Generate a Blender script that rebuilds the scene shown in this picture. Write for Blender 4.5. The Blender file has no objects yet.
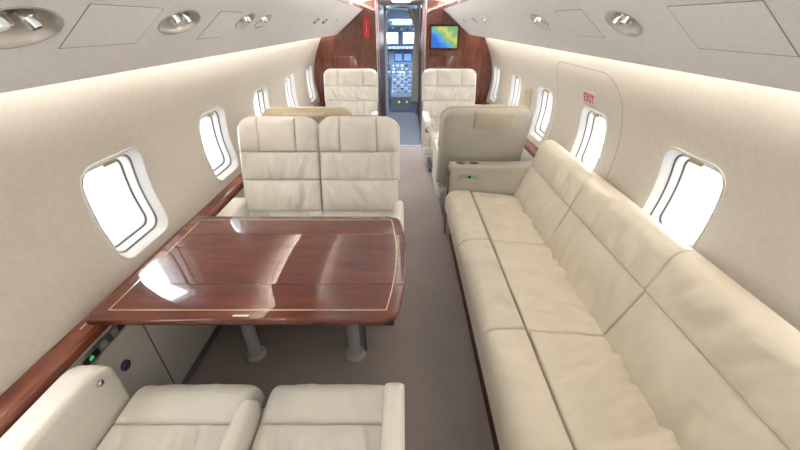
import bpy, bmesh, math, random
from mathutils import Vector, Matrix, noise
random.seed(4)
scene = bpy.context.scene
COL = scene.collection
PI = math.pi
# ------------------------------------------------------------------ camera, world, exposure
F, PITCH = 345.0, math.atan(202/345)
cam_d = bpy.data.cameras.new('camera'); cam = bpy.data.objects.new('camera', cam_d); COL.objects.link(cam)
cam.location = (0, 0, 1.6)
cam_d.sensor_width = 36; cam_d.lens = 36*F/800; cam_d.clip_start = .02
cam.rotation_euler = (PI/2-PITCH, 0, 0)
cam_d.shift_x = -3/800
scene.camera = cam
w = bpy.data.worlds.new('overcast_sky'); scene.world = w; w.use_nodes = True
bg = w.node_tree.nodes['Background']
bg.inputs[0].default_value = (.93, .97, 1, 1); bg.inputs[1].default_value = 4.5
vs = scene.view_settings
vs.view_transform = 'Standard'; vs.look = 'None'; vs.gamma = 1; vs.use_curve_mapping = False
vs.exposure = 1.34
COVE_E, CEIL_E = 14.0, 55.0

# ------------------------------------------------------------------ materials
MATS = {}
def newmat(name):
    m = bpy.data.materials.new(name); m.use_nodes = True; MATS[name] = m
    nt = m.node_tree
    return m, nt, nt.nodes['Principled BSDF']
def ramp(nt, fac, stops):
    r = nt.nodes.new('ShaderNodeValToRGB'); cr = r.color_ramp
    while len(cr.elements) < len(stops): cr.elements.new(.5)
    for e, (p, c) in zip(cr.elements, stops): e.position = p; e.color = (*c, 1)
    nt.links.new(fac, r.inputs[0]); return r.outputs[0]
def coords(nt, scale=(1, 1, 1), obj=True):
    t = nt.nodes.new('ShaderNodeTexCoord'); mp = nt.nodes.new('ShaderNodeMapping')
    mp.inputs['Scale'].default_value = scale
    nt.links.new(t.outputs['Object'], mp.inputs[0]); return mp.outputs[0]
def noise_n(nt, vec, scale, detail=4, rough=.55, dist=0):
    n = nt.nodes.new('ShaderNodeTexNoise'); n.inputs['Scale'].default_value = scale
    n.inputs['Detail'].default_value = detail; n.inputs['Roughness'].default_value = rough
    n.inputs['Distortion'].default_value = dist
    nt.links.new(vec, n.inputs['Vector']); return n.outputs['Fac']
def bump(nt, b, fac, strength, dist=.002):
    bn = nt.nodes.new('ShaderNodeBump'); bn.inputs['Strength'].default_value = strength
    bn.inputs['Distance'].default_value = dist
    nt.links.new(fac, bn.inputs['Height']); nt.links.new(bn.outputs[0], b.inputs['Normal'])
def plain(name, col, rough=.5, metal=0, emit=0, coat=0, var=.06, nscale=30):
    m, nt, b = newmat(name)
    v = coords(nt); f = noise_n(nt, v, nscale)
    lo = tuple(c*(1-var) for c in col); hi = tuple(min(1, c*(1+var)) for c in col)
    nt.links.new(ramp(nt, f, [(.3, lo), (.7, hi)]), b.inputs['Base Color'])
    b.inputs['Roughness'].default_value = rough; b.inputs['Metallic'].default_value = metal
    b.inputs['Coat Weight'].default_value = coat
    if emit:
        b.inputs['Emission Color'].default_value = (*col, 1); b.inputs['Emission Strength'].default_value = emit
    return m
def leather(name, col, rough=.36):
    m, nt, b = newmat(name)
    v = coords(nt)
    f = noise_n(nt, v, 7, 5, .6, .4)
    nt.links.new(ramp(nt, f, [(.25, tuple(c*.93 for c in col)), (.75, tuple(min(1, c*1.05) for c in col))]), b.inputs['Base Color'])
    vo = nt.nodes.new('ShaderNodeTexVoronoi'); vo.inputs['Scale'].default_value = 420
    nt.links.new(v, vo.inputs['Vector'])
    mx = nt.nodes.new('ShaderNodeMath'); mx.operation = 'MULTIPLY_ADD'
    n2 = noise_n(nt, v, 26, 4, .6, 1.6)
    nt.links.new(n2, mx.inputs[0]); mx.inputs[1].default_value = 2.5
    nt.links.new(vo.outputs['Distance'], mx.inputs[2])
    # creases: ridges of a stretched, warped noise
    v3 = coords(nt, (1, .55, 1)); n3 = noise_n(nt, v3, 17, 3, .55, 2.2)
    sb = nt.nodes.new('ShaderNodeMath'); sb.operation = 'SUBTRACT'; nt.links.new(n3, sb.inputs[0]); sb.inputs[1].default_value = .5
    ab = nt.nodes.new('ShaderNodeMath'); ab.operation = 'ABSOLUTE'; nt.links.new(sb.outputs[0], ab.inputs[0])
    pw = nt.nodes.new('ShaderNodeMath'); pw.operation = 'POWER'; nt.links.new(ab.outputs[0], pw.inputs[0]); pw.inputs[1].default_value = .6
    m3 = nt.nodes.new('ShaderNodeMath'); m3.operation = 'MULTIPLY_ADD'; nt.links.new(pw.outputs[0], m3.inputs[0]); m3.inputs[1].default_value = 2.2
    nt.links.new(mx.outputs[0], m3.inputs[2])
    bump(nt, b, m3.outputs[0], .32, .0018)
    b.inputs['Roughness'].default_value = rough
    return m
def fabric(name, col, nscale, amt, rough=.85, big=.05, bscale=500):
    m, nt, b = newmat(name)
    v = coords(nt)
    f = noise_n(nt, v, nscale, 5, .65)
    g = noise_n(nt, v, 3, 3, .5)
    mx = nt.nodes.new('ShaderNodeMath'); mx.operation = 'MULTIPLY_ADD'
    nt.links.new(g, mx.inputs[0]); mx.inputs[1].default_value = big*4; nt.links.new(f, mx.inputs[2])
    nt.links.new(ramp(nt, mx.outputs[0], [(.35, tuple(c*(1-amt) for c in col)), (.85, tuple(min(1, c*(1+amt)) for c in col))]), b.inputs['Base Color'])
    h = noise_n(nt, v, bscale, 2, .5); bump(nt, b, h, .3, .001)
    b.inputs['Roughness'].default_value = rough
    return m
def wood(name, scale, c1, c2, c3, figure=.35, gloss=.02, coat=1):
    m, nt, b = newmat(name)
    v = coords(nt, scale)
    f = noise_n(nt, v, 3.0, 8, .6, .8)
    v2 = coords(nt)
    g = noise_n(nt, v2, 5, 2, .5, 1.5)
    mx = nt.nodes.new('ShaderNodeMath'); mx.operation = 'MULTIPLY_ADD'
    nt.links.new(g, mx.inputs[0]); mx.inputs[1].default_value = figure; nt.links.new(f, mx.inputs[2])
    nt.links.new(ramp(nt, mx.outputs[0], [(.42, c1), (.62, c2), (.85, c3)]), b.inputs['Base Color'])
    b.inputs['Roughness'].default_value = .4; b.inputs['Specular IOR Level'].default_value = .08
    b.inputs['Coat Weight'].default_value = coat; b.inputs['Coat Roughness'].default_value = gloss; b.inputs['Coat IOR'].default_value = 1.7
    return m
leather('cream_leather', (.86, .825, .765))
leather('divan_leather', (.75, .685, .57))
leather('tan_leather', (.55, .45, .30), .45)
leather('taupe_leather', (.58, .51, .40), .45)
leather('greige_leather', (.56, .53, .475), .5)
fabric('wall_liner', (.61, .565, .50), 45, .06, .8, .05)
fabric('headliner', (.78, .77, .76), 70, .05, .8, .03)
fabric('ceiling_white', (.74, .72, .68), 60, .04, .8, .02)
fabric('carpet', (.32, .275, .255), 90, .18, .97, .10, 900)
fabric('vestibule_vinyl', (.13, .145, .175), 60, .08, .6, .05)
M_RED = ((.075, .016, .009), (.16, .036, .018), (.26, .075, .035))
wood('table_mahogany', (1.2, 9, 9), (.060, .006, .004), (.105, .013, .007), (.155, .028, .012))
wood('rail_mahogany', (9, 1.0, 9), *M_RED)
wood('bulkhead_mahogany', (9, 9, 1.0), (.06, .013, .008), (.13, .030, .017), (.20, .058, .03))
wood('dark_mahogany', (9, 9, 1.0), (.04, .010, .007), (.085, .020, .012), (.13, .034, .02), gloss=.3, coat=0)
plain('white_plastic', (.62, .61, .59), .4, var=.02)
plain('cream_panel', (.76, .72, .65), .5, var=.04)
plain('dark_seal', (.20, .19, .185), .6)
plain('seam_dark', (.16, .15, .14), .8)
plain('seam_grey', (.34, .33, .32), .8)
plain('psu_plate', (.46, .43, .39), .35, .35)
plain('chrome', (.75, .75, .74), .12, 1, var=.02)
plain('brushed_metal', (.52, .52, .52), .32, 1)
plain('brass_inlay', (.72, .58, .34), .3, .6)
plain('tan_plastic', (.50, .42, .28), .4)
plain('black_plastic', (.02, .02, .022), .4)
plain('grey_post', (.55, .56, .58), .35, .3)
plain('red_plastic', (.62, .02, .025), .3, coat=.4)
plain('cockpit_grey', (.17, .22, .30), .6, var=.12)
plain('cockpit_pale', (.50, .58, .66), .6)
plain('cockpit_dark', (.03, .035, .05), .6)
plain('screen_blue', (.10, .20, .42), .3, emit=.5)
plain('dial_white', (.75, .80, .85), .4)
plain('amber', (.8, .5, .08), .4, emit=.4)
plain('green_led', (.06, .45, .14), .4, emit=.3)
plain('blue_knob', (.03, .045, .20), .3)
plain('curtain_cloth', (.62, .61, .54), .9, var=.12, nscale=60)
plain('sign_white', (.66, .57, .60), .5)
plain('sign_red', (.55, .06, .09), .5)
plain('plaque_silver', (.70, .66, .62), .35, .5)
plain('cove_led', (1.0, .965, .91), .5, emit=COVE_E, var=0)
plain('ceiling_led', (1.0, .985, .965), .5, emit=CEIL_E, var=0)
def glass():
    m, nt, b = newmat('window_glass')
    out = nt.nodes['Material Output']; tr = nt.nodes.new('ShaderNodeBsdfTransparent'); gl = nt.nodes.new('ShaderNodeBsdfGlossy')
    gl.inputs['Roughness'].default_value = .02
    tr.inputs[0].default_value = (.95, .98, 1, 1)
    n = noise_n(nt, coords(nt), 4); mr = nt.nodes.new('ShaderNodeMath'); mr.operation = 'MULTIPLY_ADD'
    mr.inputs[1].default_value = .01; mr.inputs[2].default_value = .045
    nt.links.new(n, mr.inputs[0])
    mx = nt.nodes.new('ShaderNodeMixShader'); nt.links.new(mr.outputs[0], mx.inputs[0])
    nt.links.new(tr.outputs[0], mx.inputs[1]); nt.links.new(gl.outputs[0], mx.inputs[2])
    nt.links.new(mx.outputs[0], out.inputs[0])
glass()
def mapmat():
    m, nt, b = newmat('map_display')
    v = coords(nt)
    sx = nt.nodes.new('ShaderNodeSeparateXYZ'); nt.links.new(v, sx.inputs[0])
    n = noise_n(nt, v, 14, 8, .7)
    # coast runs down to the right: land above, sea below
    a = nt.nodes.new('ShaderNodeMath'); a.operation = 'MULTIPLY_ADD'; a.inputs[1].default_value = 2.2
    nt.links.new(sx.outputs['X'], a.inputs[0]); nt.links.new(n, a.inputs[2])
    c = nt.nodes.new('ShaderNodeMath'); c.operation = 'MULTIPLY_ADD'; c.inputs[1].default_value = 2.6
    nt.links.new(sx.outputs['Z'], c.inputs[0]); nt.links.new(a.outputs[0], c.inputs[2])
    col = ramp(nt, c.outputs[0], [(.18, (.02, .16, .62)), (.42, (.10, .42, .85)), (.45, (.10, .45, .12)), (.58, (.30, .52, .14)), (.72, (.70, .60, .22)), (.9, (.16, .46, .16))])
    b.inputs['Base Color'].default_value = (0.02, .02, .02, 1)
    nt.links.new(col, b.inputs['Emission Color']); b.inputs['Emission Strength'].default_value = .42
    b.inputs['Roughness'].default_value = .2
mapmat()

# ------------------------------------------------------------------ mesh helpers
def link(o, parent=None):
    COL.objects.link(o)
    if parent is not None: o.parent = parent
    return o
def mesh(name, verts, faces, mat, parent=None, smooth=True, loc=None, angle=40):
    me = bpy.data.meshes.new(name)
    me.from_pydata([tuple(v) for v in verts], [], faces); me.update()
    bm = bmesh.new(); bm.from_mesh(me)
    bmesh.ops.remove_doubles(bm, verts=bm.verts, dist=1e-5)
    bmesh.ops.recalc_face_normals(bm, faces=bm.faces)
    if smooth:
        for f in bm.faces: f.smooth = True
        for e in bm.edges:
            if len(e.link_faces) == 2 and e.calc_face_angle(0) > math.radians(angle): e.smooth = False
    bm.to_mesh(me); bm.free()
    if mat: me.materials.append(MATS[mat])
    o = bpy.data.objects.new(name, me)
    if loc is not None: o.location = loc
    return link(o, parent)
def empty(name, loc=(0, 0, 0), rz=0, parent=None):
    o = bpy.data.objects.new(name, None); o.location = loc; o.rotation_euler = (0, 0, rz); o.empty_display_size = .1
    return link(o, parent)
def tag(o, label, cat, group=None):
    o['label'] = label; o['category'] = cat
    if group: o['group'] = group
    return o
def struct(o, label=None, cat='structure'):
    o['kind'] = 'structure'
    if label: o['label'] = label; o['category'] = cat
    return o
class MB:
    """collects geometry for one mesh"""
    def __init__(s): s.v = []; s.f = []
    def add(s, v, f):
        n = len(s.v); s.v += [Vector(p) for p in v]; s.f += [tuple(i+n for i in q) for q in f]; return s
    def xf(s, M): s.v = [M @ p for p in s.v]; return s
    def box(s, a, b):
        (x0, y0, z0), (x1, y1, z1) = a, b
        return s.add([(x0,y0,z0),(x1,y0,z0),(x1,y1,z0),(x0,y1,z0),(x0,y0,z1),(x1,y0,z1),(x1,y1,z1),(x0,y1,z1)],
                     [(0,3,2,1),(4,5,6,7),(0,1,5,4),(1,2,6,5),(2,3,7,6),(3,0,4,7)])
    def tube(s, p, q, r0, r1=None, n=20, cap=True):
        r1 = r0 if r1 is None else r1
        p, q = Vector(p), Vector(q); d = (q-p).normalized(); u = d.orthogonal().normalized(); w_ = d.cross(u)
        v = []
        for c, r in ((p, r0), (q, r1)):
            for i in range(n):
                t = 2*PI*i/n; v.append(c+u*r*math.cos(t)+w_*r*math.sin(t))
        f = [(i, (i+1) % n, n+(i+1) % n, n+i) for i in range(n)]
        if cap: f += [tuple(range(n))[::-1], tuple(range(n, 2*n))]
        return s.add(v, f)
    def rbox(s, a, b, r, k=4, fn=None, nx=1, ny=1, nz=1):
        """box with rounded edges; fn moves each point"""
        c = [(a[i]+b[i])/2 for i in range(3)]; h = [abs(b[i]-a[i])/2 for i in range(3)]
        r = min([r]+[x*.98 for x in h])
        def axis(hh, n):
            core = hh-r
            l = [(-core-r, -1+ (1-math.tan((1-j/k)*PI/4))) for j in range(0)]
            out = []
            for j in range(k): out.append((-core, -math.tan(PI/4*(1-j/k))))
            for j in range(n+1): out.append((-core+2*core*j/n, 0))
            for j in range(1, k+1): out.append((core, math.tan(PI/4*j/k)))
            return out
        ax = [axis(h[0], nx), axis(h[1], ny), axis(h[2], nz)]
        def pt(cx, cy, cz):
            o = Vector((cx[1], cy[1], cz[1]))
            o = o.normalized()*r if o.length > 1e-9 else o
            p = Vector((c[0]+cx[0]+o.x, c[1]+cy[0]+o.y, c[2]+cz[0]+o.z))
            return fn(p) if fn else p
        for d in range(3):
            e, g = (d+1) % 3, (d+2) % 3
            for sgn in (-1, 1):
                A, B = ax[e], ax[g]; v = []
                for p in A:
                    for q in B:
                        t = [None]*3; t[d] = (sgn*(h[d]-r), sgn); t[e] = p; t[g] = q
                        v.append(pt(*t))
                nb = len(B)
                f = [(i*nb+j, (i+1)*nb+j, (i+1)*nb+j+1, i*nb+j+1) for i in range(len(A)-1) for j in range(nb-1)]
                s.add(v, f)
        return s
    def loops(s, L, close=True, cap0=False, cap1=False):
        n = len(L[0]); v = [p for l in L for p in l]; f = []
        for k in range(len(L)-1):
            for i in range(n if close else n-1):
                j = (i+1) % n
                f.append((k*n+i, k*n+j, (k+1)*n+j, (k+1)*n+i))
        if cap0: f.append(tuple(range(n))[::-1])
        if cap1: f.append(tuple(range((len(L)-1)*n, len(L)*n)))
        return s.add(v, f)
    def pillow(s, u0, u1, v0, vtop, th, r=.02, nu=20, nv=20, puff=.012, wr=0, seed=0, wfreq=(6, 14), vbot=None):
        """upholstered cushion in the u,v plane rising along +z by th; vtop may be a function of u"""
        vt = vtop if callable(vtop) else (lambda u: vtop)
        vb = vbot if vbot else (lambda u: v0)
        H = []
        rs = r if isinstance(r, tuple) else (r, r, r, r)     # radii at u0, u1, v0, v1
        def prof(t, L, ra, rb):    # rounding by distance from the edge
            k = 0.0
            for d, q in ((t*L, ra), ((1-t)*L, rb)):
                if d < q: k += min(q, th*.96)*(1-math.sqrt(max(0, 1-(1-d/q)**2)))
            return k
        def samples(n, L, ra, rb):
            ra, rb = min(.45, ra/L), min(.45, rb/L)
            e = [1-math.cos(PI/2*i/5) for i in range(5)]
            return [ra*x for x in e]+[ra+(1-ra-rb)*i/n for i in range(n+1)]+[1-rb*x for x in e[::-1]]
        ua = samples(nu, abs(u1-u0), rs[0], rs[1]); va = samples(nv, abs(vt((u0+u1)/2)-v0), rs[2], rs[3])
        top = []
        for a in ua:
            u = u0+(u1-u0)*a; b0, b1 = vb(u), vt(u); row = []
            for b in va:
                v = b0+(b1-b0)*b
                dr = min(th*.97, prof(a, abs(u1-u0), rs[0], rs[1])+prof(b, max(.01, abs(b1-b0)), rs[2], rs[3]))
                z = max(th*.03, th-puff-dr + puff*(1-(2*a-1)**2)*(1-(2*b-1)**2)); e = 1
                if wr:
                    uw = u+.35*v*math.sin(seed*1.7)+.02*noise.noise(Vector((u*5, v*5, seed*.7)))
                    n1 = noise.noise(Vector((uw*wfreq[0]+seed*7.3, v*wfreq[1], seed)))
                    n2 = noise.noise(Vector((uw*wfreq[0]*1.9+3.1, v*wfreq[1]*2.1+seed*3.7, 5+seed)))
                    ed = min(1, 6*min(a, 1-a))*min(1, 6*min(b, 1-b))
                    z += wr*(.1+.9*ed)*(n1+.8*n2-.7*abs(n1-.15)+.1)
                row.append(Vector((u, v, z)))
            top.append(row)
        nb = len(va)
        vs_ = [p for row in top for p in row]
        f = [(i*nb+j, (i+1)*nb+j, (i+1)*nb+j+1, i*nb+j+1) for i in range(len(ua)-1) for j in range(nb-1)]
        s.add(vs_, f)
        rim = [top[i][0] for i in range(len(ua))]+[top[-1][j] for j in range(1, nb)]+[top[i][-1] for i in range(len(ua)-2, -1, -1)]+[top[0][j] for j in range(nb-2, 0, -1)]
        s.loops([rim, [Vector((p.x, p.y, 0)) for p in rim]], cap1=True)
        return s
    def build(s, name, mat, parent=None, **kw): return mesh(name, s.v, s.f, mat, parent, **kw)
def tube_path(P, r, n=12):
    L = []
    for i, p in enumerate(P):
        d = (P[min(i+1, len(P)-1)]-P[max(i-1, 0)]).normalized(); u = d.cross(Vector((0, 1, 0))).normalized(); w_ = d.cross(u)
        L.append([p+u*r*math.cos(2*PI*j/n)+w_*r*math.sin(2*PI*j/n) for j in range(n)])
    return MB().loops(L, cap0=True, cap1=True)
def frame(O, U, V, N):
    U, V, N, O = Vector(U).normalized(), Vector(V).normalized(), Vector(N).normalized(), Vector(O)
    return Matrix(((U.x, V.x, N.x, O.x), (U.y, V.y, N.y, O.y), (U.z, V.z, N.z, O.z), (0, 0, 0, 1)))

def rr_radius(a, b, r, t):
    """distance from centre of a rounded rectangle in direction t"""
    dx, dy = math.cos(t), math.sin(t); lo, hi = 0, 2*(a+b)
    for _ in range(40):
        m = (lo+hi)/2; x, y = abs(dx*m)-(a-r), abs(dy*m)-(b-r)
        d = math.hypot(max(x, 0), max(y, 0))+min(max(x, y), 0)-r
        if d < 0: lo = m
        else: hi = m
    return lo
def bay(mb, rect, centre, radius, mp, rings=6, per=14):
    """surface of rect with one opening; mp maps (u,v) to 3D"""
    (u0, v0), (u1, v1) = rect; cu, cv = centre
    out = []
    for (a, b) in (((u0, v0), (u1, v0)), ((u1, v0), (u1, v1)), ((u1, v1), (u0, v1)), ((u0, v1), (u0, v0))):
        for i in range(per): out.append((a[0]+(b[0]-a[0])*i/per, a[1]+(b[1]-a[1])*i/per))
    L = []
    for k in range(rings+1):
        t = k/rings; l = []
        for (u, v) in out:
            th = math.atan2(v-cv, u-cu); rd = radius(th)
            iu, iv = cu+rd*math.cos(th), cv+rd*math.sin(th)
            l.append(mp(iu+(u-iu)*t, iv+(v-iv)*t))
        L.append(l)
    mb.loops(L)
def sheet(mb, u0, u1, v0, v1, mp, nu=2, nv=8):
    mb.loops([[mp(u0+(u1-u0)*i/nu, v0+(v1-v0)*j/nv) for j in range(nv+1)] for i in range(nu+1)], close=False)

# ------------------------------------------------------------------ cabin shell
Y0, YB = -1.5, 5.1
PROF = [(0, 1.147), (.3, 1.15), (.6, 1.17), (.75, 1.192), (.925, 1.212), (1.1, 1.198), (1.27, 1.145), (1.45, 1.055), (1.56, .975), (1.66, .875)]
def wx(h):
    P = PROF
    if h <= P[0][0]: return P[0][1]
    for i in range(len(P)-1):
        if h <= P[i+1][0]:
            h0, x0 = P[i]; h1, x1 = P[i+1]; d = h1-h0
            m0 = (x1-P[i-1][1])/(h1-P[i-1][0]) if i else (x1-x0)/d
            m1 = (P[i+2][1]-x0)/(P[i+2][0]-h0) if i+2 < len(P) else (x1-x0)/d
            t = (h-h0)/d; t2, t3 = t*t, t*t*t
            return (2*t3-3*t2+1)*x0+(t3-2*t2+t)*d*m0+(-2*t3+3*t2)*x1+(t3-t2)*d*m1
    return P[-1][1]
PITCHW = .858
WY = [1.356+PITCHW*k for k in range(-3, 5)]
WH, WA, WB, WR = .917, .172, .210, .07
HB0, HB1 = .62, 1.36
DOOR = (1.90, 2.80, .30, 1.365)              # y0 y1 h0 h1 of the escape hatch on the right
def wall(side):
    mp = lambda u, v: Vector((side*wx(v), u, v))
    mb = MB()
    lim = [Y0]+[WY[i]+PITCHW/2 for i in range(len(WY)-1)]+[YB]
    door_i = 4 if side > 0 else None
    if side > 0: lim[4] = 1.84; lim[5] = 2.83
    for i, yc in enumerate(WY):
        rect = ((lim[i], HB0), (lim[i+1], HB1))
        if i == door_i:
            y0, y1, h0, h1 = DOOR
            a, b = (y1-y0)/2, (h1-h0)/2; c = ((y0+y1)/2, (h0+h1)/2)
            rect = ((lim[i], .2), (lim[i+1], 1.40))
            bay(mb, rect, c, lambda t: rr_radius(a+.003, b+.003, .16, t), mp, 12, 24)
            sheet(mb, lim[i], lim[i+1], 0, .2, mp, 2, 3); sheet(mb, lim[i], lim[i+1], 1.40, 1.66, mp, 2, 6)
            continue
        bay(mb, rect, (yc, WH), lambda t: rr_radius(WA, WB, WR, t), mp, 6, 14)
        sheet(mb, lim[i], lim[i+1], 0, HB0, mp, 2, 8); sheet(mb, lim[i], lim[i+1], HB1, 1.66, mp, 2, 8)
    o = mb.build('wall_left' if side < 0 else 'wall_right', 'wall_liner')
    struct(o, 'beige fabric covered cabin sidewall with rounded windows, ' + ('table side' if side < 0 else 'divan side'), 'wall')
    return o
wl, wr_ = wall(-1), wall(1)
# escape hatch panel with its own window opening, dark gap behind
y0, y1, h0, h1 = DOOR
mb = MB(); mpr = lambda u, v: Vector((wx(v), u, v))
cy, chh = (y0+y1)/2, (h0+h1)/2
N = 96; wyc = WY[4]
def rr_loop(a, b, r, cu, cv, dep, side, n=N, ctr=None):
    ctr = ctr or (cu, cv); l = []
    for i in range(n):
        t = 2*PI*i/n; d = rr_radius(a, b, r, t)
        u, v = cu+d*math.cos(t), cv+d*math.sin(t)
        l.append(Vector((side*(wx(v)+dep), u, v)))
    return l
outer = rr_loop((y1-y0)/2, (h1-h0)/2, .16, cy, chh, 0, 1)
inner = []
for p in outer:
    th = math.atan2(p.z-WH, p.y-wyc); d = rr_radius(WA, WB, WR, th); inner.append((wyc+d*math.cos(th), WH+d*math.sin(th)))
L = []
for k in range(19):
    t = k/18; L.append([mpr(iu+(p.y-iu)*t, iv+(p.z-iv)*t) for p, (iu, iv) in zip(outer, inner)])
L.append([Vector((p.x+.006, p.y, p.z)) for p in outer])
mb.loops(L)
door = mb.build('door_1', 'wall_liner'); [MB().loops([[Vector((wx(.02*i)+.003, y, .02*i)) for i in range(84)] for y in (yq-.02, yq+.02)], close=False).build('joint_strip', 'wall_liner', wr_) for yq in (1.84, 2.83)]
struct(door, 'beige escape hatch panel outlined by a thin seam', 'door')
g = MB(); g.loops([rr_loop((y1-y0)/2-.02, (h1-h0)/2-.02, .15, cy, chh, .0055, 1), rr_loop((y1-y0)/2+.055, (h1-h0)/2+.055, .2, cy, chh, .0055, 1)])
g.build('door_seam', 'seam_dark', door)
gk = lambda e, d: rr_loop((y1-y0)/2+e, (h1-h0)/2+e, .16+e, cy, chh, d, 1)
MB().loops([gk(-.0015, .004), gk(-.001, -.0012), gk(.0035, -.0012), gk(.004, .004)]).build('gasket', 'seam_grey', door)

def window(side, yc, n):
    root = struct(empty('window_%d' % n, (side*wx(WH), yc, WH)), 'rounded cabin window with white stepped frame', 'window')
    o = Vector((side*wx(WH), yc, WH))
    def ring(name, steps, mat, cap=False):
        m = MB(); m.loops([rr_loop(WA-i, WB-i, max(.02, WR-i*.6), yc, WH, d, side) for i, d in steps], cap1=cap)
        m.v = [p-o for p in m.v]
        return m.build(name, mat, root)
    ring('window_frame', [(-.006, -.001), (-.003, -.006), (.004, -.006), (.010, .004), (.022, .030)], 'white_plastic')
    ring('seal', [(.0195, .024), (.019, .036), (.027, .038)], 'dark_seal')
    ring('inner_frame', [(.025, .036), (.030, .036), (.034, .045), (.040, .065)], 'white_plastic')
    ring('seal', [(.0375, .057), (.037, .071), (.046, .073)], 'dark_seal')
    ring('reveal', [(.044, .071), (.049, .071), (.060, .095), (.070, .15)], 'white_plastic')
    p = ring('pane', [(.069, .14), (.069, .1405)], 'window_glass', True)
    # shade pull at the top of the frame
    tb = MB(); vt = WH+WB-.022
    tb.rbox((-.006, -.035, -.010), (.006, .035, .010), .005)
    tb.xf(Matrix.Translation(Vector((side*(wx(vt)+.012), yc, vt))-o))
    tb.build('shade_pull', 'tan_plastic', root)
    # daylight portal
    ld = bpy.data.lights.new('window_portal', 'AREA'); ld.shape = 'RECTANGLE'; ld.size = .32; ld.size_y = .36
    ld.cycles.is_portal = True
    lo = bpy.data.objects.new('window_portal', ld); COL.objects.link(lo)
    lo.location = (side*(wx(WH)+.16), yc, WH); lo.rotation_euler = (0, side*PI/2, 0)
    return root
k = 1
for s in (-1, 1):
    for yc in WY:
        if yc < -.6: continue
        window(s, yc, k); k += 1
# openings of the aft-most bays are closed by blanks of the same liner
for s in (-1, 1):
    for yc in WY:
        if yc < -.6:
            m = MB(); m.loops([rr_loop(WA+.01, WB+.01, WR, yc, WH, .004, s), rr_loop(WA+.01, WB+.01, WR, yc, WH, .01, s)], cap0=True, cap1=True)
            m.build('window_blank', 'wall_liner', wl if s < 0 else wr_)

# floor
o = MB().box((-1.3, Y0, -.05), (1.3, YB, 0)).build('floor', 'carpet', smooth=False); struct(o, 'taupe carpet floor of the cabin', 'floor')
o = MB().box((-.8, YB, -.05), (.8, 9.3, 0)).build('floor', 'vestibule_vinyl', smooth=False); struct(o, 'blue-grey floor leading to the flight deck', 'floor')
o = MB().box((-.36, YB-.02, 0), (.31, YB+.03, .006)).build('trim_1', 'brushed_metal', smooth=False); struct(o, 'metal threshold strip across the doorway', 'trim')

# ceiling: arched centre plus the two sloping overhead service panels
LX, LH, IX, IH = .86, 1.47, .5, 1.75
m = MB()
cs = [(-.70+1.4*i/24) for i in range(25)]
m.loops([[Vector((x, y, 1.865-.07*(x/.7)**2)) for x in cs] for y in (Y0, YB)], close=False)
m.loops([[Vector((x, y, 1.885-.07*(x/.7)**2)) for x in cs] for y in (Y0, YB)], close=False)
ceil = m.build('ceiling', 'ceiling_white'); struct(ceil, 'white arched aisle ceiling', 'ceiling')
PL = math.hypot(LX-IX, IH-LH)
def psu_mp(side):
    V = Vector((-side*(LX-IX), 0, IH-LH)).normalized()
    return lambda u, v: Vector((side*LX, u, LH))+V*v
UNITS = {-1: [(.72, .20, .095, .052), (1.24, .215, .10, .052), (1.735, .225, .070, .048), (1.955, .225, .068, .048), (3.12, .235, .06, .03), (3.45, .235, .06, .03), (3.95, .25, .05, .022)],
         1: [(.30, .21, .09, .052), (1.26, .21, .085, .055), (2.01, .222, .09, .05), (3.26, .245, .06, .04), (3.72, .25, .05, .03), (4.35, .25, .05, .022)]}
HATCH = {-1: [(.85, 1.10, .135, .267), (1.44, 1.63, .13, .27), (.0, .30, .135, .267)], 1: [(.74, 1.0, .122, .268), (1.46, 1.70, .138, .28)]}
panels = {}
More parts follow.
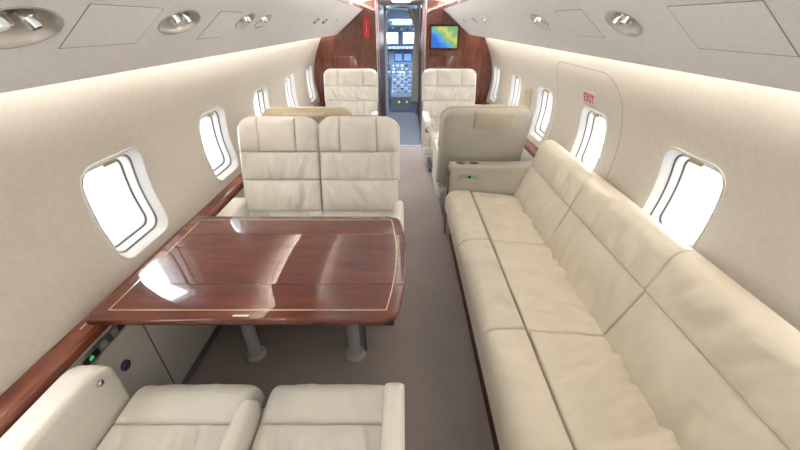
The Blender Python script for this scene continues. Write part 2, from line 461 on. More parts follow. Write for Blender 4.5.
for s in (-1, 1):
    mp = psu_mp(s); m = MB(); U = sorted(UNITS[s])
    lim = [Y0]+[(U[i][0]+U[i+1][0])/2 for i in range(len(U)-1)]+[YB]
    for i, (yc, vc, a, b) in enumerate(U):
        bay(m, ((lim[i], 0), (lim[i+1], PL)), (yc, vc), lambda t: 1/math.sqrt((math.cos(t)/a)**2+(math.sin(t)/b)**2), mp, 3, 14)
    # lip, cove back, inner edge and top
    bk = [(LX, LH), (.890, LH+.006), (.897, LH+.018), (.894, LH+.028), (.84, 1.500), (.83, 1.56), (.80, 1.63), (.89, 1.665)]
    m.loops([[Vector((s*x, y, h)) for x, h in bk] for y in (Y0, YB)], close=False)
    tp = [(IX, IH+.032), (.62, IH+.034), (.72, 1.80)]
    m.loops([[Vector((s*x, y, h)) for x, h in tp] for y in (Y0, YB)], close=False)
    panels[s] = m.build('overhead_panel', 'headliner', ceil)
    f = MB().box((s*IX-.006, Y0, IH-.002), (s*IX+.006, YB, IH+.034))
    struct(f.build('trim_%d' % (2 if s < 0 else 3), 'rail_mahogany', smooth=False), 'mahogany strip edging the aisle ceiling, ' + ('table side' if s < 0 else 'divan side'), 'trim')
    side_txt = 'above the table side windows' if s < 0 else 'above the divan side windows'
    m = MB().box((min(s*.845, s*.875), Y0, 1.512), (max(s*.845, s*.875), YB-.01, 1.520))
    m2 = MB(); pr = [(.848, 1.535), (.878, 1.510)]
    m2.loops([[Vector((s*(x+dx), y, h+dh)) for x, h, dx, dh in ((.842, 1.505, 0, 0), (.850, 1.505, 0, 0), (.846, 1.545, 0, 0), (.838, 1.545, 0, 0))] for y in (Y0+.01, YB-.01)], close=True, cap0=True, cap1=True)
    tag(m2.build('cove_light', 'cove_led', smooth=False), 'long warm white light strip hidden in the wall cove, ' + side_txt, 'light', 'cove lights')
    m3 = MB().box((min(s*.60, s*.63), Y0+.01, 1.788), (max(s*.60, s*.63), YB-.01, 1.796))
    tag(m3.build('ceiling_light', 'ceiling_led', smooth=False), 'long light strip washing the aisle ceiling, ' + side_txt, 'light', 'ceiling wash lights')
    # hatch covers in the panel
    V = Vector((-s*(LX-IX), 0, IH-LH)).normalized(); Nn = Vector((-s*V.z, 0, s*V.x))
    if Nn.z > 0: Nn = -Nn
    for (ya, yb, va, vb) in HATCH[s]:
        FM = frame(mp((ya+yb)/2, (va+vb)/2), (0, 1, 0), V, Nn)
        q = MB().box((-(yb-ya)/2-.0025, -(vb-va)/2-.0025, -.001), ((yb-ya)/2+.0025, (vb-va)/2+.0025, .0008)).xf(FM).build('hatch_seam', 'seam_grey', panels[s], smooth=False)
        MB().rbox((-(yb-ya)/2, -(vb-va)/2, -.001), ((yb-ya)/2, (vb-va)/2, .0012), .0005, 2).xf(FM).build('hatch_cover', 'headliner', panels[s])
    # lamp and air-nozzle units
    for i, (yc, vc, a, b) in enumerate(UNITS[s]):
        big = b > .035
        root = empty('reading_light', mp(yc, vc))
        what = 'chrome lamp pair in oval recess' if big else 'small nozzle pair'
        where = {(-1, 0): 'overhead at the near end of the table', (-1, 1): 'overhead the table, beyond the large hatch cover',
                 (-1, 2): 'overhead the aft facing double seat, next to its twin', (-1, 3): 'overhead just forward of its twin above the double seat',
                 (1, 0): 'overhead the near end of the divan', (1, 1): 'overhead the divan middle between two hatch covers', (1, 2): 'overhead the exit hatch forward end',
                 (1, 3): 'overhead the forward facing single seat'}.get((s, i))
        if where is None: where = {(-1, 4): 'above the footwell of the table side club seats, next to its twin', (-1, 5): 'above table side club seats between its twin and the bulkhead', (-1, 6): 'nearest the bulkhead above the club seat by the red box',
                 (1, 4): 'above the footwell of the divan side club seats', (1, 5): 'nearest the bulkhead above the club seat under the map screen'}[(s, i)]
        tag(root, what+' '+where, 'reading light', 'overhead lamps and nozzles')
        FM = frame((0, 0, 0), (0, 1, 0), V, Nn)
        def el(k, z): return [Vector((a*k*math.cos(2*PI*j/40), b*k*math.sin(2*PI*j/40), z)) for j in range(40)]
        MB().loops([el(1.03, 0), el(1.02, .003), el(.98, .003), el(.965, -.001)]).xf(FM).build('rim', 'psu_plate', root)
        MB().loops([el(.97, .001), el(.94, -.006), el(.8, -.016), el(.5, -.024), el(.02, -.026)], cap1=True).xf(FM).build('dish', 'psu_plate', root)
        for j, dx in enumerate((-.38, .30)):
            rr = b*(.36 if j == 0 else .28)
            c = Vector((dx*a, .25*b, -.022)); d = Vector((.15, -.25, .9)).normalized()
            t = MB().tube(c, c+d*.012, rr*1.25, rr*1.25); t.tube(c+d*.012, c+d*.030, rr*.95, rr*.85); t.xf(FM)
            l = t.build('lamp' if j == 0 else 'air_nozzle', 'chrome', root)
            MB().tube(c+d*.0298, c+d*.0308, rr*.6, rr*.6).xf(FM).build('lens', 'dial_white' if j == 0 else 'black_plastic', l)

# aft wall behind the camera
m = MB(); m.box((-1.3, Y0-.04, 0), (1.3, Y0, 1.9)); o = m.build('wall_back', 'wall_liner', smooth=False); struct(o, 'beige aft partition', 'wall')

# ------------------------------------------------------------------ forward bulkhead, corridor, flight deck
DL, DR = -.345, .295
def bulk(side):
    pts = [(DL if side < 0 else DR, 0)]
    pts += [(side*(wx(h)+.02), h) for h in [0, .2, .4, .6, .75, .85, .95, 1.05, 1.15, 1.27, 1.36, 1.45, 1.55, 1.65]]
    pts += [(side*.7, 1.80), (side*.5, 1.84), (DL if side < 0 else DR, 1.86)]
    v = [Vector((x, YB, h)) for x, h in pts]; w2 = [p+Vector((0, .04, 0)) for p in v]
    m = MB().loops([v, w2], cap0=True, cap1=True)
    o = m.build('wall_front', 'bulkhead_mahogany', smooth=False)
    return struct(o, 'glossy mahogany forward bulkhead panel, ' + ('table side' if side < 0 else 'divan side'), 'wall')
bl, br = bulk(-1), bulk(1)
for s, b_, xx in ((-1, bl, DL), (1, br, DR)):
    MB().box((xx-.006, YB-.012, 0), (xx+.006, YB+.05, 1.86)).build('edge_strip', 'brushed_metal', b_, smooth=False)
    # flush vertical panel joint and raised lower panel
    m = MB().rbox((min(xx+s*.03, xx+s*.75), YB-.008, .05), (max(xx+s*.03, xx+s*.75), YB+.002, 1.22), .004, 2)
    m.build('panel', 'bulkhead_mahogany', b_)
YC = 7.25
for s, xx in ((-1, DL), (1, DR)):
    o = MB().box((min(xx, xx+s*.03), YB+.05, 0), (max(xx, xx+s*.03), YC, 2.0)).build('wall_corridor_left' if s < 0 else 'wall_corridor_right', 'dark_mahogany', smooth=False)
    struct(o, 'dark mahogany corridor wall leading to the flight deck, ' + ('table side' if s < 0 else 'divan side'), 'wall')
    MB().box((xx-.03, YB+.30, 0), (xx+.012, YB+.34, 1.95) if s < 0 else (xx+.03, YB+.34, 1.95)).build('door_track', 'brushed_metal', o, smooth=False)
    MB().box((xx-(.0 if s < 0 else .05), YC, 0), (xx+(.05 if s < 0 else .0), YC+.05, 1.95)).build('door_post', 'cockpit_pale', o, smooth=False)
o = MB().box((-.6, YB+.04, 1.86), (.6, YC, 1.90)).build('ceiling', 'ceiling_white', smooth=False); struct(o, 'white ceiling of the forward corridor', 'ceiling')
# flight deck shell
m = MB()
sec = [(math.cos(PI*i/24), math.sin(PI*i/24)) for i in range(25)]
def csec(y, r, zb): return [Vector((r*c, y, zb+(1.9-zb)*(max(0, s_)**.7))) for c, s_ in sec]
m.loops([csec(YC+.05, 1.05, .0), csec(8.3, .95, .0), csec(8.8, .88, .0)], close=False)
o = m.build('ceiling', 'cockpit_pale'); struct(o, 'pale curved lining of the flight deck', 'ceiling')
MB().box((-1.1, YC+.02, 0), (DL, YC+.05, 1.95)).box((DR, YC+.02, 0), (1.1, YC+.05, 1.95)).build('aft_partition', 'cockpit_pale', o, smooth=False)
# windscreen wall with two panes
WSY = 8.75
m = MB()
for a, b in (((-1, WSY, 0), (1, WSY+.05, 1.19)), ((-1, WSY, 1.43), (1, WSY+.05, 1.95)), ((-.105, WSY, 1.19), (-.005, WSY+.05, 1.43)), ((-1, WSY, 1.19), (-.52, WSY+.05, 1.43)), ((.42, WSY, 1.19), (1, WSY+.05, 1.43))): m.box(a, b)
o = m.build('wall_windscreen', 'cockpit_grey', smooth=False); struct(o, 'blue-grey windscreen surround of the flight deck', 'wall')
for i, (a, b) in enumerate(((-.52, -.105), (-.005, .42))):
    r = struct(empty('window_%d' % (k+i), ((a+b)/2, WSY, 1.19)), 'bright flight deck windscreen pane, ' + ('left' if i == 0 else 'right') + ' of the centre post', 'window')
    hw = (b-a)/2
    MB().box((-hw, .022, 0), (hw, .026, .24)).build('pane', 'window_glass', r, smooth=False)
    fr = MB()
    for q in (((-hw, -.01, 0), (-hw+.012, .02, .24)), ((hw-.012, -.01, 0), (hw, .02, .24)), ((-hw, -.01, 0), (hw, .02, .012)), ((-hw, -.01, .228), (hw, .02, .24))): fr.box(*q)
    fr.build('window_frame', 'cockpit_grey', r, smooth=False)
    ld = bpy.data.lights.new('windscreen_portal', 'AREA'); ld.shape = 'RECTANGLE'; ld.size = b-a; ld.size_y = .24; ld.cycles.is_portal = True
    lo = bpy.data.objects.new('windscreen_portal', ld); COL.objects.link(lo); lo.location = ((a+b)/2, WSY+.08, 1.31); lo.rotation_euler = (-PI/2, 0, 0)

# instrument panel
r = tag(empty('instrument_panel', (0, 8.3, 0)), 'blue-grey flight instrument panel covered with screens, dials and switches', 'instrument panel')
MB().rbox((-.85, 0, .55), (.85, .08, 1.08), .01).build('panel_board', 'cockpit_grey', r)
MB().rbox((-.88, -.10, 1.07), (.88, .42, 1.13), .02).build('glareshield', 'cockpit_dark', r)
MB().rbox((-.5, -.13, 1.12), (.5, -.04, 1.17), .01).build('autopilot_strip', 'cockpit_grey', r)
for i in range(11): MB().tube((-.46+i*.09, -.13, 1.145), (-.46+i*.09, -.145, 1.145), .013, n=12).build('knob', 'dial_white', r)
for i, (x, z) in enumerate([(-.62, .95), (-.40, .95), (-.10, .96), (.10, .96), (.40, .95), (.62, .95)]):
    sc = MB().rbox((x-.09, -.012, z-.09), (x+.09, .01, z+.09), .006, 2).build('display', 'cockpit_dark', r)
    MB().box((x-.075, -.0135, z-.07), (x+.075, -.012, z+.07)).build('screen', 'screen_blue', sc, smooth=False)
random.seed(9)
for i in range(9):
    for j in range(4):
        x = -.40+i*.095+random.uniform(-.008, .008); z = .60+j*.065
        if random.random() < .55:
            d = MB().tube((x, -.008, z), (x, .01, z), .028, n=16).build('dial', 'cockpit_dark', r)
            MB().tube((x, -.0095, z), (x, -.008, z), .021, n=16).build('face', 'dial_white' if random.random() < .5 else 'screen_blue', d)
        else:
            MB().rbox((x-.03, -.008, z-.02), (x+.03, .01, z+.02), .004, 2).build('switch_plate', random.choice(['cockpit_pale', 'dial_white', 'cockpit_dark']), r)
# centre pedestal
r = tag(empty('control_pedestal', (-.02, 7.75, 0)), 'sloping grey control pedestal with levers and white switches between pilot seats', 'control pedestal')
m = MB(); m.loops([[Vector((x, y, z)) for y, z in ((-.35, .0), (-.35, .30), (-.30, .36), (.50, .62), (.54, .58), (.54, 0))] for x in (-.22, .22)], cap0=True, cap1=True)
m.build('pedestal_body', 'cockpit_grey', r, smooth=False)
sl = lambda t: (-.30+.80*t, .36+.26*t)
for i in range(5):
    for j in range(6):
        y, z = sl(.08+j*.155); x = -.16+i*.08
        q = MB().rbox((x-.03, y-.045, z-.004), (x+.03, y+.045, z+.012), .004, 2, fn=None)
        q.build('switch_panel', ['cockpit_pale', 'cockpit_dark', 'screen_blue', 'cockpit_grey'][(i*7+j*3) % 4], r)
        MB().tube((x, y, z+.01), (x, y, z+.035), .009, n=10).build('knob', ['dial_white', 'dial_white', 'cockpit_dark'][(i+j) % 3], r)
for x in (-.04, .04):
    y, z = sl(.6)
    MB().tube((x, y, z), (x, y-.04, z+.16), .008, n=10).rbox((x-.025, y-.06, z+.15), (x+.025, y-.02, z+.20), .012).build('thrust_lever', 'dial_white', r)
for x in (-.06, .10): MB().tube((x, -.352, .2), (x, -.345, .2), .022, n=14).build('warning_light', 'amber', r)
# overhead switch panel and sun visor bar
r = tag(empty('overhead_switch_panel', (0, 8.45, 1.45)), 'blue-grey overhead switch panel above the windscreen', 'switch panel')
MB().rbox((-.45, 0, 0), (.45, .25, .09), .01).build('panel_board', 'cockpit_grey', r)
for i in range(14): MB().rbox((-.42+i*.062, -.008, .02+.03*(i % 2)), (-.38+i*.062, .004, .045+.03*(i % 2)), .003, 2).build('switch', random.choice(['dial_white', 'screen_blue', 'cockpit_dark']), r)
r = tag(empty('flight_deck_light_housing', (0, 8.1, 1.55)), 'grey rounded light housing on the flight deck ceiling', 'light housing')
MB().rbox((-.30, 0, 0), (.26, .2, .12), .04).build('housing', 'cockpit_grey', r)
for x in (-.25, .21): MB().tube((x, -.012, .06), (x, .01, .06), .035, n=16).build('lamp', 'cockpit_dark', r)
# curtain in the flight deck doorway
r = tag(empty('curtain', (.24, 6.9, 0)), 'olive grey pleated curtain gathered at the flight deck doorway', 'curtain')
L = []
for j in range(16):
    t = j/15; z = .30+1.5*t; wdt = .14-.06*t if t < .85 else .09+(t-.85)*.9; l = []
    for i in range(48):
        a_ = i/47; x = .045-wdt*a_; l.append(Vector((x, .028*math.sin(a_*PI*9)+.01*math.sin(3*t+a_*5), z)))
    l += [p+Vector((0, .006, 0)) for p in l[::-1]]
    L.append(l)
MB().loops(L, cap0=True, cap1=True).build('cloth', 'curtain_cloth', r)
MB().tube((-.52, 0, 1.80), (.05, 0, 1.80), .012).build('rail', 'brushed_metal', r)

def fill_dome(name, loc, rad, power, colour, label):
    r = tag(empty(name, loc), label, 'ceiling light')
    MB().tube((0, 0, -.012), (0, 0, 0), rad*1.15, n=28).build('ring', 'brushed_metal', r)
    plain(name+'_lens', colour, .4, emit=power, var=0)
    MB().tube((0, 0, -.02), (0, 0, -.012), rad*.85, rad, n=28).build('lens', name+'_lens', r)
fill_dome('corridor_fill_light', (-.02, 5.36, 1.86), .12, 110, (.95, .97, 1), 'round fill light added to the forward corridor ceiling')  # added lamp kept out of view, lifts the dark corridor and curtain
fill_dome('flight_deck_fill_light', (-.02, 7.75, 1.84), .16, 50, (.80, .90, 1), 'round cool white fill light added to the flight deck ceiling')  # added lamp, bluish, brightens the flight deck beyond its windscreen daylight
# things on the bulkhead
r = tag(empty('map_monitor', (.535, YB-.008, 1.44)), 'flat screen showing a coastline map on the mahogany bulkhead', 'screen')
MB().rbox((-.19, -.012, -.145), (.19, .008, .145), .006, 2).build('bezel', 'dark_mahogany', r)
MB().box((-.168, -.0135, -.122), (.168, -.012, .122)).build('display', 'map_display', r, smooth=False)
r = tag(empty('emergency_light', (-.467, YB, 1.55)), 'red rounded vertical box on the mahogany bulkhead beside the doorway', 'emergency light')
pl = lambda k, y: [Vector(((.038-k)*math.cos(2*PI*j/36), y, (.038-k)*math.sin(2*PI*j/36)+(.072 if j < 18 else -.072))) for j in range(36)]
MB().loops([pl(0, 0), pl(0, -.022), pl(.006, -.03)], cap0=True, cap1=True).build('cover', 'red_plastic', r)
MB().rbox((-.004, -.0315, -.055), (.004, -.029, .055), .003, 2).build('lettering_strip', 'sign_white', r)

# ------------------------------------------------------------------ wood side ledges, lower wall panels
for s in (-1, 1):
    ya, yb = (Y0, 4.95) if s < 0 else (2.62, 4.95)
    m = MB()
    pr = [(1.095, .625), (1.095, .655), (1.105, .664), (1.172, .664), (1.168, .625)]
    m.loops([[Vector((s*x, y, h)) for x, h in pr] for y in (ya, yb)], cap0=True, cap1=True)
    o = m.build('side_ledge', 'rail_mahogany', smooth=False)
    tag(o, 'long glossy mahogany ledge under the windows, ' + ('beside the table' if s < 0 else 'forward of the divan'), 'ledge', 'side ledges')
    o = MB().box((min(s*1.115, s*1.14), ya, 0), (max(s*1.115, s*1.14), yb, .625)).build('wall_lower_left' if s < 0 else 'wall_lower_right', 'cream_panel', smooth=False)
    struct(o, 'cream lower sidewall panel below the mahogany ledge, ' + ('table side' if s < 0 else 'divan side'), 'wall')
    for yy in ((.55, 1.06, 1.62, 2.5) if s < 0 else (3.4, 4.2)):
        MB().box((s*1.1145-.001, yy-.003, .01), (s*1.1145+.001, yy+.003, .62)).build('panel_joint', 'seam_dark', o, smooth=False)
    MB().box((min(s*1.105, s*1.116), ya, 0), (max(s*1.105, s*1.116), yb, .035)).build('kick_strip', 'dark_seal', o, smooth=False)
# seat controls on the panel
r = tag(empty('control_strip', (-1.115, .86, .575)), 'brushed metal seat control strip with a green light below the ledge', 'control panel')
MB().rbox((.0, -.13, -.024), (.008, .15, .024), .004, 2).build('plate', 'brushed_metal', r)
for i, y in enumerate((-.10, -.06, -.02, .02, .075, .105)):
    MB().rbox((.006, y-.014, -.012), (.012, y+.014, .012), .003, 2).build('button', 'black_plastic' if i not in (3, 4) else 'grey_post', r)
MB().rbox((.011, -.052, -.007), (.0135, -.034, .005), .001, 2).build('indicator', 'green_led', r)
r = tag(empty('round_socket', (-1.115, .91, .415)), 'small round blue socket on the cream lower panel', 'socket')
MB().tube((-.002, 0, 0), (.006, 0, 0), .022).build('ring', 'black_plastic', r); MB().tube((.006, 0, 0), (.009, 0, 0), .014, .012).build('cap', 'blue_knob', r)
r = tag(empty('metal_outlet', (-1.115, .80, .40)), 'small square grey metal outlet on the cream lower panel', 'outlet')
MB().rbox((-.002, -.025, -.03), (.006, .025, .03), .003, 2).build('plate', 'brushed_metal', r); MB().rbox((.005, -.012, -.015), (.008, .012, .015), .002, 2).build('cover', 'grey_post', r)
def plaque(name, loc, rz, n, label):
    r = tag(empty(name, loc, rz), label, 'plaque')
    MB().box((-.028, -.004, 0), (.028, .004, .0008)).build('plate', 'plaque_silver', r, smooth=False)
    return r

# exit sign over the hatch window
yy, hh = 2.27, 1.195
r = tag(empty('exit_sign', (wx(hh)-.001, yy, hh)), 'small white sign reading EXIT in red above the hatch window', 'sign')
tilt = math.atan2(wx(hh+.03)-wx(hh-.03), .06)
FMs = Matrix.Rotation(tilt, 4, 'Y')
MB().rbox((-.006, -.082, -.042), (.001, .082, .042), .003, 2).xf(FMs).build('plate', 'sign_white', r)
cu = bpy.data.curves.new('exit_text', 'FONT'); cu.body = 'EXIT'; cu.size = .07; cu.align_x = 'CENTER'; cu.align_y = 'CENTER'; cu.extrude = .0006; cu.offset = .0012
to = bpy.data.objects.new('lettering', cu); COL.objects.link(to); bpy.context.view_layer.update()
me = bpy.data.meshes.new_from_object(to.evaluated_get(bpy.context.evaluated_depsgraph_get())); bpy.data.objects.remove(to)
me.transform(FMs @ frame((-.0072, 0, -.004), (0, -1, 0), (0, 0, 1), (-1, 0, 0))); me.materials.clear(); me.materials.append(MATS['sign_red'])
link(bpy.data.objects.new('lettering', me), r)
MB().box((-.0075, -.06, .026), (-.0055, .06, .029)).xf(FMs).build('border_line', 'sign_red', r, smooth=False)

# small framed recess between forward windows
yy, hh = 3.50, .95
r = tag(empty('wall_pocket', (wx(hh), yy, hh)), 'narrow tan wall pocket between two divan side windows', 'wall pocket')
MB().rbox((-.02, -.09, -.13), (.004, .09, .13), .008, 3).build('frame', 'greige_leather', r)
MB().rbox((-.024, -.07, -.11), (-.018, .07, .11), .004, 2).build('face', 'tan_leather', r)
MB().rbox((-.027, -.03, .06), (-.022, .03, .075), .003, 2).build('latch', 'chrome', r)

# ------------------------------------------------------------------ table
TZ = .72
r = tag(empty('dining_table', (-.55, 1.23, 0)), 'glossy mahogany folding table with thin gold inlay between the double seats', 'table')
def tx(y):                                  # bowed aisle edge
    t = (y-1.23)/.37; return .016-.040*t*t
def toutline(inset=0):
    pts = []
    ya, yb = .858+inset, 1.602-inset; n = 30; rc = .05 if inset == 0 else .02
    for i in range(n+1):
        y = ya+(yb-ya)*i/n; x = tx(y)-inset
        d = min(y-ya, yb-y)
        if d < rc: x -= rc-math.sqrt(max(0, rc*rc-(rc-d)**2))
        pts.append((x, y))
    return pts
TO = toutline(); XL = -1.095
Rt = Vector((-.55, 1.23, 0))
SE = [.858, 1.046, 1.416, 1.602]
def leaf(ya, yb, nm):
    def xr(y):
        for (xa, y1_), (xb, y2_) in zip(TO, TO[1:]):
            if y1_-1e-6 <= y <= y2_+1e-6: return xa+(xb-xa)*((y-y1_)/(y2_-y1_))
        return TO[-1][0]
    g = .0012
    ys = sorted(set([ya+g, yb-g]+[y for _, y in TO if ya+g < y < yb-g]))
    right = [(xr(y), y) for y in ys]
    loop = [(XL, ya+g)]+right+[(XL, yb-g)]
    c = (sum(p[0] for p in loop)/len(loop), (ya+yb)/2)
    def inset(k):
        out = []
        for x, y in loop:
            nx = x-k if x > c[0] else x+k
            ny = y
            if abs(y-.858) < .05 and ya < .86: ny = max(y, y+k*(1-(y-.859)/.05))
            if abs(y-1.602) < .05 and yb > 1.6: ny = min(y, y-k*(1-(1.602-y)/.05))
            out.append((nx, ny))
        return out
    L = []
    for k, z in ((.010, TZ-.034), (.002, TZ-.028), (0, TZ-.020), (0, TZ-.010), (.0025, TZ-.003), (.008, TZ)):
        L.append([Vector((x, y, z))-Rt for x, y in inset(k)])
    MB().loops(L, cap0=True, cap1=True).build(nm, 'table_mahogany', r, angle=50)
for i in range(3): leaf(SE[i], SE[i+1], 'table_leaf')
# inlay line
def strip_along(pts, wd, z):
    m = MB()
    for a, b in zip(pts, pts[1:]):
        a, b = Vector((*a, 0)), Vector((*b, 0)); d = (b-a).normalized(); n_ = Vector((-d.y, d.x, 0))*wd/2
        a, b = a-d*wd/2, b+d*wd/2
        m.add([a+n_, a-n_, b-n_, b+n_], [(0, 1, 2, 3)])
    m.v = [p+Vector((0, 0, z))-Rt for p in m.v]; return m
ipts = [(tx(y)-.045, y) for y in [.905+(1.555-.905)*i/16 for i in range(17)]]
ipts = [(-1.045, .905)]+ipts+[(-1.045, 1.555), (-1.045, .905)]
strip_along(ipts, .0045, TZ+.0006).build('inlay', 'brass_inlay', r, smooth=False)
MB().box((-1.09, .90, TZ-.055), (-.06, 1.56, TZ-.034)).xf(Matrix.Translation(-Rt)).build('under_frame', 'grey_post', r, smooth=False)
for x in (-.82, -.265):
    m = MB().tube((x, 1.30, .0), (x, 1.30, .012), .055, n=28).tube((x, 1.30, .012), (x, 1.30, .025), .05, .04, n=28).tube((x, 1.30, .02), (x, 1.30, TZ-.05), .032, n=28)
    m.xf(Matrix.Translation(-Rt)).build('leg', 'grey_post', r)
MB().tube((-.21, 1.33, .0), (-.21, 1.33, TZ-.05), .008).xf(Matrix.Translation(-Rt)).build('brace_rod', 'dark_seal', r)
plaque('table_plaque', (-.565, .877, TZ+.0008), 0, 0, 'tiny silver plaque on the near edge of the mahogany table')
plaque('ledge_plaque', (-1.142, .895, .6645), PI/2, 0, 'tiny silver plaque on the mahogany ledge beside the table')

# ------------------------------------------------------------------ seats
REC = math.radians(15)
def back_frame(y=0, z=.46, rec=REC):
    # u across, v up the back, normal towards -Y
    return frame((0, y, z), (1, 0, 0), (0, math.sin(rec), math.cos(rec)), (0, -math.cos(rec), math.sin(rec)))
def topfn(w2, vt, rc):
    def fn(u):
        d = w2-abs(u)
        drop = rc-math.sqrt(max(0, rc*rc-(rc-d)**2)) if d < rc else 0
        return vt-drop
    return fn
def seat_back(root, cx, wd, lm, seed, height=.68, rec=REC):
    w2 = wd/2; B = Matrix.Translation((cx, 0, 0)) @ back_frame(rec=rec)
    # rear shell
    sh = MB(); tf = topfn(w2, height, .09)
    sh.pillow(-w2, w2, -.06, tf, .10, r=.035, nu=24, nv=16, puff=.025)
    sh.xf(B @ Matrix.Translation((0, 0, -.025)) @ Matrix.Scale(-1, 4, (0, 0, 1)))
    shell = sh.build('backrest', 'greige_leather' if lm != 'tan' else 'tan_leather', root)
    core = MB().pillow(-w2+.004, w2-.004, -.06, topfn(w2-.004, height-.004, .088), .03, r=.012, nu=20, nv=8, puff=0).xf(B @ Matrix.Translation((0, 0, -.028)))
    core.build('back_panel', 'cream_leather', root)
    hb = height-.205; cw = w2*.46; tfi = topfn(w2-.003, height-.002, .088)
    sg = [(-w2+.003, -cw), (-cw, cw), (cw, w2-.003)]
    for i, (a, b) in enumerate(sg):
        MB().pillow(a, b, hb, tfi, .062 if i == 1 else .055, r=(.03 if i == 0 else .015, .03 if i == 2 else .015, .014, .035), nu=12, nv=14, puff=.030, wr=.007, wfreq=(14, 9), seed=seed+i).xf(B).build('headrest' if i == 1 else 'headrest_wing', 'cream_leather', root)
    cuts = [(hb-.170, hb, .055), (hb-.365, hb-.170, .058), (-.03, hb-.365, .05)]
    for i, (a, b, t) in enumerate(cuts):
        if b-a < .02: continue
        MB().pillow(-w2+.003, w2-.003, a, b, t, r=(.03, .03, .014, .014), nu=44, nv=18, puff=.026, wr=.016, seed=seed+5+i, wfreq=(22, 5)).xf(B).build('back_cushion', 'cream_leather', root)
    # flap on the rear of the headrest
    fo = -.045 if lm == 'divan' else 0
    MB().pillow(-w2*.44+fo, w2*.44+fo, height-.125, height+.012, .042, r=.016, nu=14, nv=10, puff=.008).xf(B @ Matrix.Translation((0, 0, -.100)) @ Matrix.Scale(-1, 4, (0, 0, 1))).build('headrest_flap', 'taupe_leather' if lm != 'cream' else 'greige_leather', root)
    roll = [Vector((u, tf(u)-.016, -.030)) for u in [-w2+.012+(wd-.024)*i/40 for i in range(41)]]
    roll = [Vector((-w2+.012, .30, -.03))]+roll+[Vector((w2-.012, .30, -.03))]
    tube_path([B @ p for p in roll], .020).build('top_roll', 'tan_leather' if lm != 'cream' else 'cream_leather', root)
    return B
def seat_pan(root, cx, wd, seed, depth=.53, z=.475, wr=.005):
    w2 = wd/2-.003
    # pan + front bolster, separated by a seam
    T = frame((cx, 0, z-.15), (1, 0, 0), (0, -1, -.0), (0, 0, 1))
    T = Matrix.Translation((cx, 0, z-.15)) @ Matrix(((1, 0, 0, 0), (0, -1, 0, 0), (0, 0, 1, 0), (0, 0, 0, 1)))
    MB().pillow(-w2, w2, .0, depth-.17, .145, r=(.02, .02, .02, .012), nu=64, nv=36, puff=.024, wr=wr*3.6, seed=seed, wfreq=(15, 3.5)).xf(T).build('seat_cushion', 'cream_leather', root)
    MB().pillow(-w2, w2, depth-.17, depth, .152, r=(.03, .03, .012, .075), nu=44, nv=16, puff=.022, wr=wr*1.3, seed=seed+3, wfreq=(14, 5)).xf(T).build('seat_bolster', 'cream_leather', root)
def armrest(root, xa, xb, ya=-.46, yb=.06, zt=.645, zb=.28, button=False, front_r=.08):
    def fn(p):
        q = p.copy()
        d = (q.y-ya)
        if q.z > zt-.14 and d < front_r:
            q.z -= (front_r-math.sqrt(max(0, front_r**2-(front_r-d)**2)))*(q.z-(zt-.14))/.14*.8
        return q
    a = MB().rbox((xa, ya, zb), (xb, yb, zt), .022, 4, fn, nx=2, ny=20, nz=6).build('armrest', 'cream_leather', root)
    return a
def single_seat(loc, rz, label, lm='cream', seed=1, wd=.66, height=.68, rec=REC):
    root = tag(empty('club_seat', loc, rz), label, 'seat', 'single club seats')
    seat_back(root, 0, wd, lm, seed, height, rec)
    seat_pan(root, 0, .50, seed)
    for s in (-1, 1):
        a = armrest(root, min(s*.25, s*.335), max(s*.25, s*.335), ya=-.44)
        MB().rbox((s*.292-.022, -.452, .50), (s*.292+.022, -.438, .56), .004, 2).build('release_handle', 'chrome', a)
    MB().rbox((-.335, -.50, .24), (.335, .08, .34), .03, 4).build('seat_shell', 'cream_leather', root)
    MB().rbox((-.20, -.36, .02), (.20, .02, .26), .02, 3).build('base', 'greige_leather', root)
    MB().rbox((-.25, -.42, 0), (.25, .06, .03), .008, 2).build('base_plate', 'black_plastic', root)
    # belt
    b = MB().rbox((-.03, -.34, .468), (.0, -.10, .474), .002, 2)
    return root
def double_seat(loc, rz, label, seed=1, flip=False, wr=.005, button=False):
    """two places side by side sharing a shell; local +x is the wall side when flipped"""
    root = tag(empty('double_seat', loc, rz), label, 'seat', 'double seats at the table')
    wd = .487; w = -1 if not flip else 1
    for i, cx in enumerate((-.2445, .2445)):
        seat_back(root, cx, wd, 'cream', seed+20*i, .68)
        seat_pan(root, cx, .435, seed+11*i, wr=wr)
    armrest(root, min(w*.465, w*.572), max(w*.465, w*.572), ya=-.47)
    armrest(root, -.025, .025, ya=-.42, zt=.535, zb=.33)
    armrest(root, min(-w*.455, -w*.52), max(-w*.455, -w*.52), ya=-.42, zt=.625)
    MB().rbox((-.50, -.49, .25), (.50, .07, .34), .03, 4).build('seat_shell', 'cream_leather', root)
    MB().rbox((-.42, -.36, .02), (.42, .02, .26), .02, 3).build('base', 'greige_leather', root)
    MB().rbox((-.46, -.42, 0), (.46, .06, .03), .008, 2).build('base_plate', 'black_plastic', root)
    return root
SX = -.515
double_seat((SX, 1.93, 0), 0, 'cream leather double seat facing aft behind the table', 1)
near = double_seat((SX, .30, 0), PI, 'cream leather double seat facing forward at the near table edge', 40, flip=True, wr=.006)
bt = MB().tube((.462, -.40, .60), (.455, -.40, .60), .012, .011).tube((.456, -.40, .60), (.453, -.40, .60), .008, .007)
bt.build('recline_button', 'chrome', near)
single_seat((-.65, 4.45, 0), 0, 'cream leather club seat facing aft against the bulkhead beside the red box', seed=70)
single_seat((.575, 4.45, 0), 0, 'cream leather club seat facing aft below the map screen', seed=90)
single_seat((-.70, 2.80, 0), PI, 'club seat with tan headrest back to back with the double seat', 'tan', seed=110, height=.645, rec=math.radians(18))
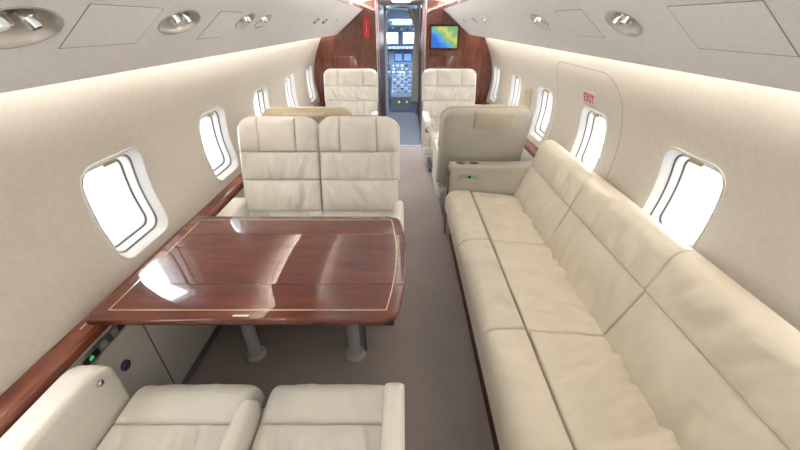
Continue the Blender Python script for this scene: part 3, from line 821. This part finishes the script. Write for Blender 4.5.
single_seat((.63, 2.87, 0), PI, 'club seat with its back turned at the forward end of the divan', 'divan', seed=130, wd=.68, height=.645, rec=math.radians(18))

# ------------------------------------------------------------------ divan
r = tag(empty('divan', (.75, 1.43, 0)), 'long three-place cream leather divan along the wall', 'sofa')
Rd = Vector((.75, 1.43, 0)); TR = Matrix.Translation(-Rd)
DY = [.35, 1.07, 1.79, 2.51]
MB().box((.398, .36, 0), (1.13, 2.50, .29)).xf(TR).build('plinth', 'dark_mahogany', r, smooth=False)
MB().rbox((.47, .352, .285), (1.13, 2.508, .33), .015, 3).xf(TR).build('base', 'divan_leather', r)
def fr(x, z, dx, dz):
    V = Vector((dx, 0, dz)).normalized(); return frame((x, 0, z), (0, 1, 0), V, Vector((-dz, 0, dx)).normalized() if dx*dx < dz*dz else Vector((-V.z, 0, V.x)))
for i in range(3):
    a, b = DY[i]+.0015, DY[i+1]-.0015
    # seat: front bolster, pan
    MB().pillow(a, b, 0, .19, .175, r=(.012, .012, .075, .010), nu=50, nv=16, puff=.016, wr=.011, seed=200+i, wfreq=(12, 4)).xf(TR @ fr(.343, .295, 1, 0)).build('seat_bolster', 'divan_leather', r)
    MB().pillow(a, b, 0, .40, .168, r=(.012, .012, .010, .02), nu=80, nv=46, puff=.020, wr=.024, seed=210+i, wfreq=(13, 3.2)).xf(TR @ fr(.533, .298, 1, -.10)).build('seat_cushion', 'divan_leather', r)
    # back: lower and upper cushions
    MB().pillow(a, b, 0, .30, .10, r=(.012, .012, .02, .010), nu=60, nv=24, puff=.016, wr=.011, seed=220+i, wfreq=(10, 4)).xf(TR @ fr(.955, .36, .10, .28)).build('back_cushion', 'divan_leather', r)
    MB().pillow(a, b, 0, .215, .102, r=(.012, .012, .010, .06), nu=60, nv=20, puff=.014, wr=.013, seed=230+i, wfreq=(12, 4)).xf(TR @ fr(1.055, .645, .055, .19)).build('back_bolster', 'divan_leather', r)
MB().rbox((1.05, .352, .30), (1.155, 2.508, .825), .03, 4).xf(TR).build('back_frame', 'divan_leather', r)
MB().rbox((.36, .27, .085), (1.13, .348, .62), .03, 4).xf(TR).build('arm_panel', 'divan_leather', r)

# console at the forward end of the divan
r = tag(empty('console', (.60, 2.62, 0)), 'cream leather console with two cupholders at the forward end of the divan', 'console')
MB().rbox((-.235, -.10, .03), (.50, .03, .648), .022, 4).build('body', 'greige_leather', r)
MB().rbox((-.245, -.085, .03), (-.232, .02, .60), .004, 2).build('end_panel', 'rail_mahogany', r)
for x in (-.145, -.045):
    c = MB(); n = 28
    def ci(rad, z, x=x): return [Vector((x+rad*math.cos(2*PI*j/n), -.035+rad*.8*math.sin(2*PI*j/n), z)) for j in range(n)]
    c.loops([ci(.040, .648), ci(.040, .652), ci(.034, .652), ci(.031, .6490)]); o = c.build('cupholder', 'chrome', r)
    MB().loops([ci(.033, .6492), ci(.001, .6488)], cap1=True).build('well', 'black_plastic', o)
p = MB().rbox((-.165, -.108, .535), (-.005, -.098, .595), .004, 2).build('control_plate', 'brushed_metal', r)
MB().rbox((-.150, -.112, .548), (-.02, -.106, .582), .004, 2).build('recess', 'tan_plastic', p)
MB().rbox((-.095, -.116, .555), (-.070, -.110, .575), .002, 2).build('button', 'black_plastic', p)
MB().rbox((-.065, -.116, .555), (-.035, -.110, .575), .002, 2).build('indicator', 'green_led', p)
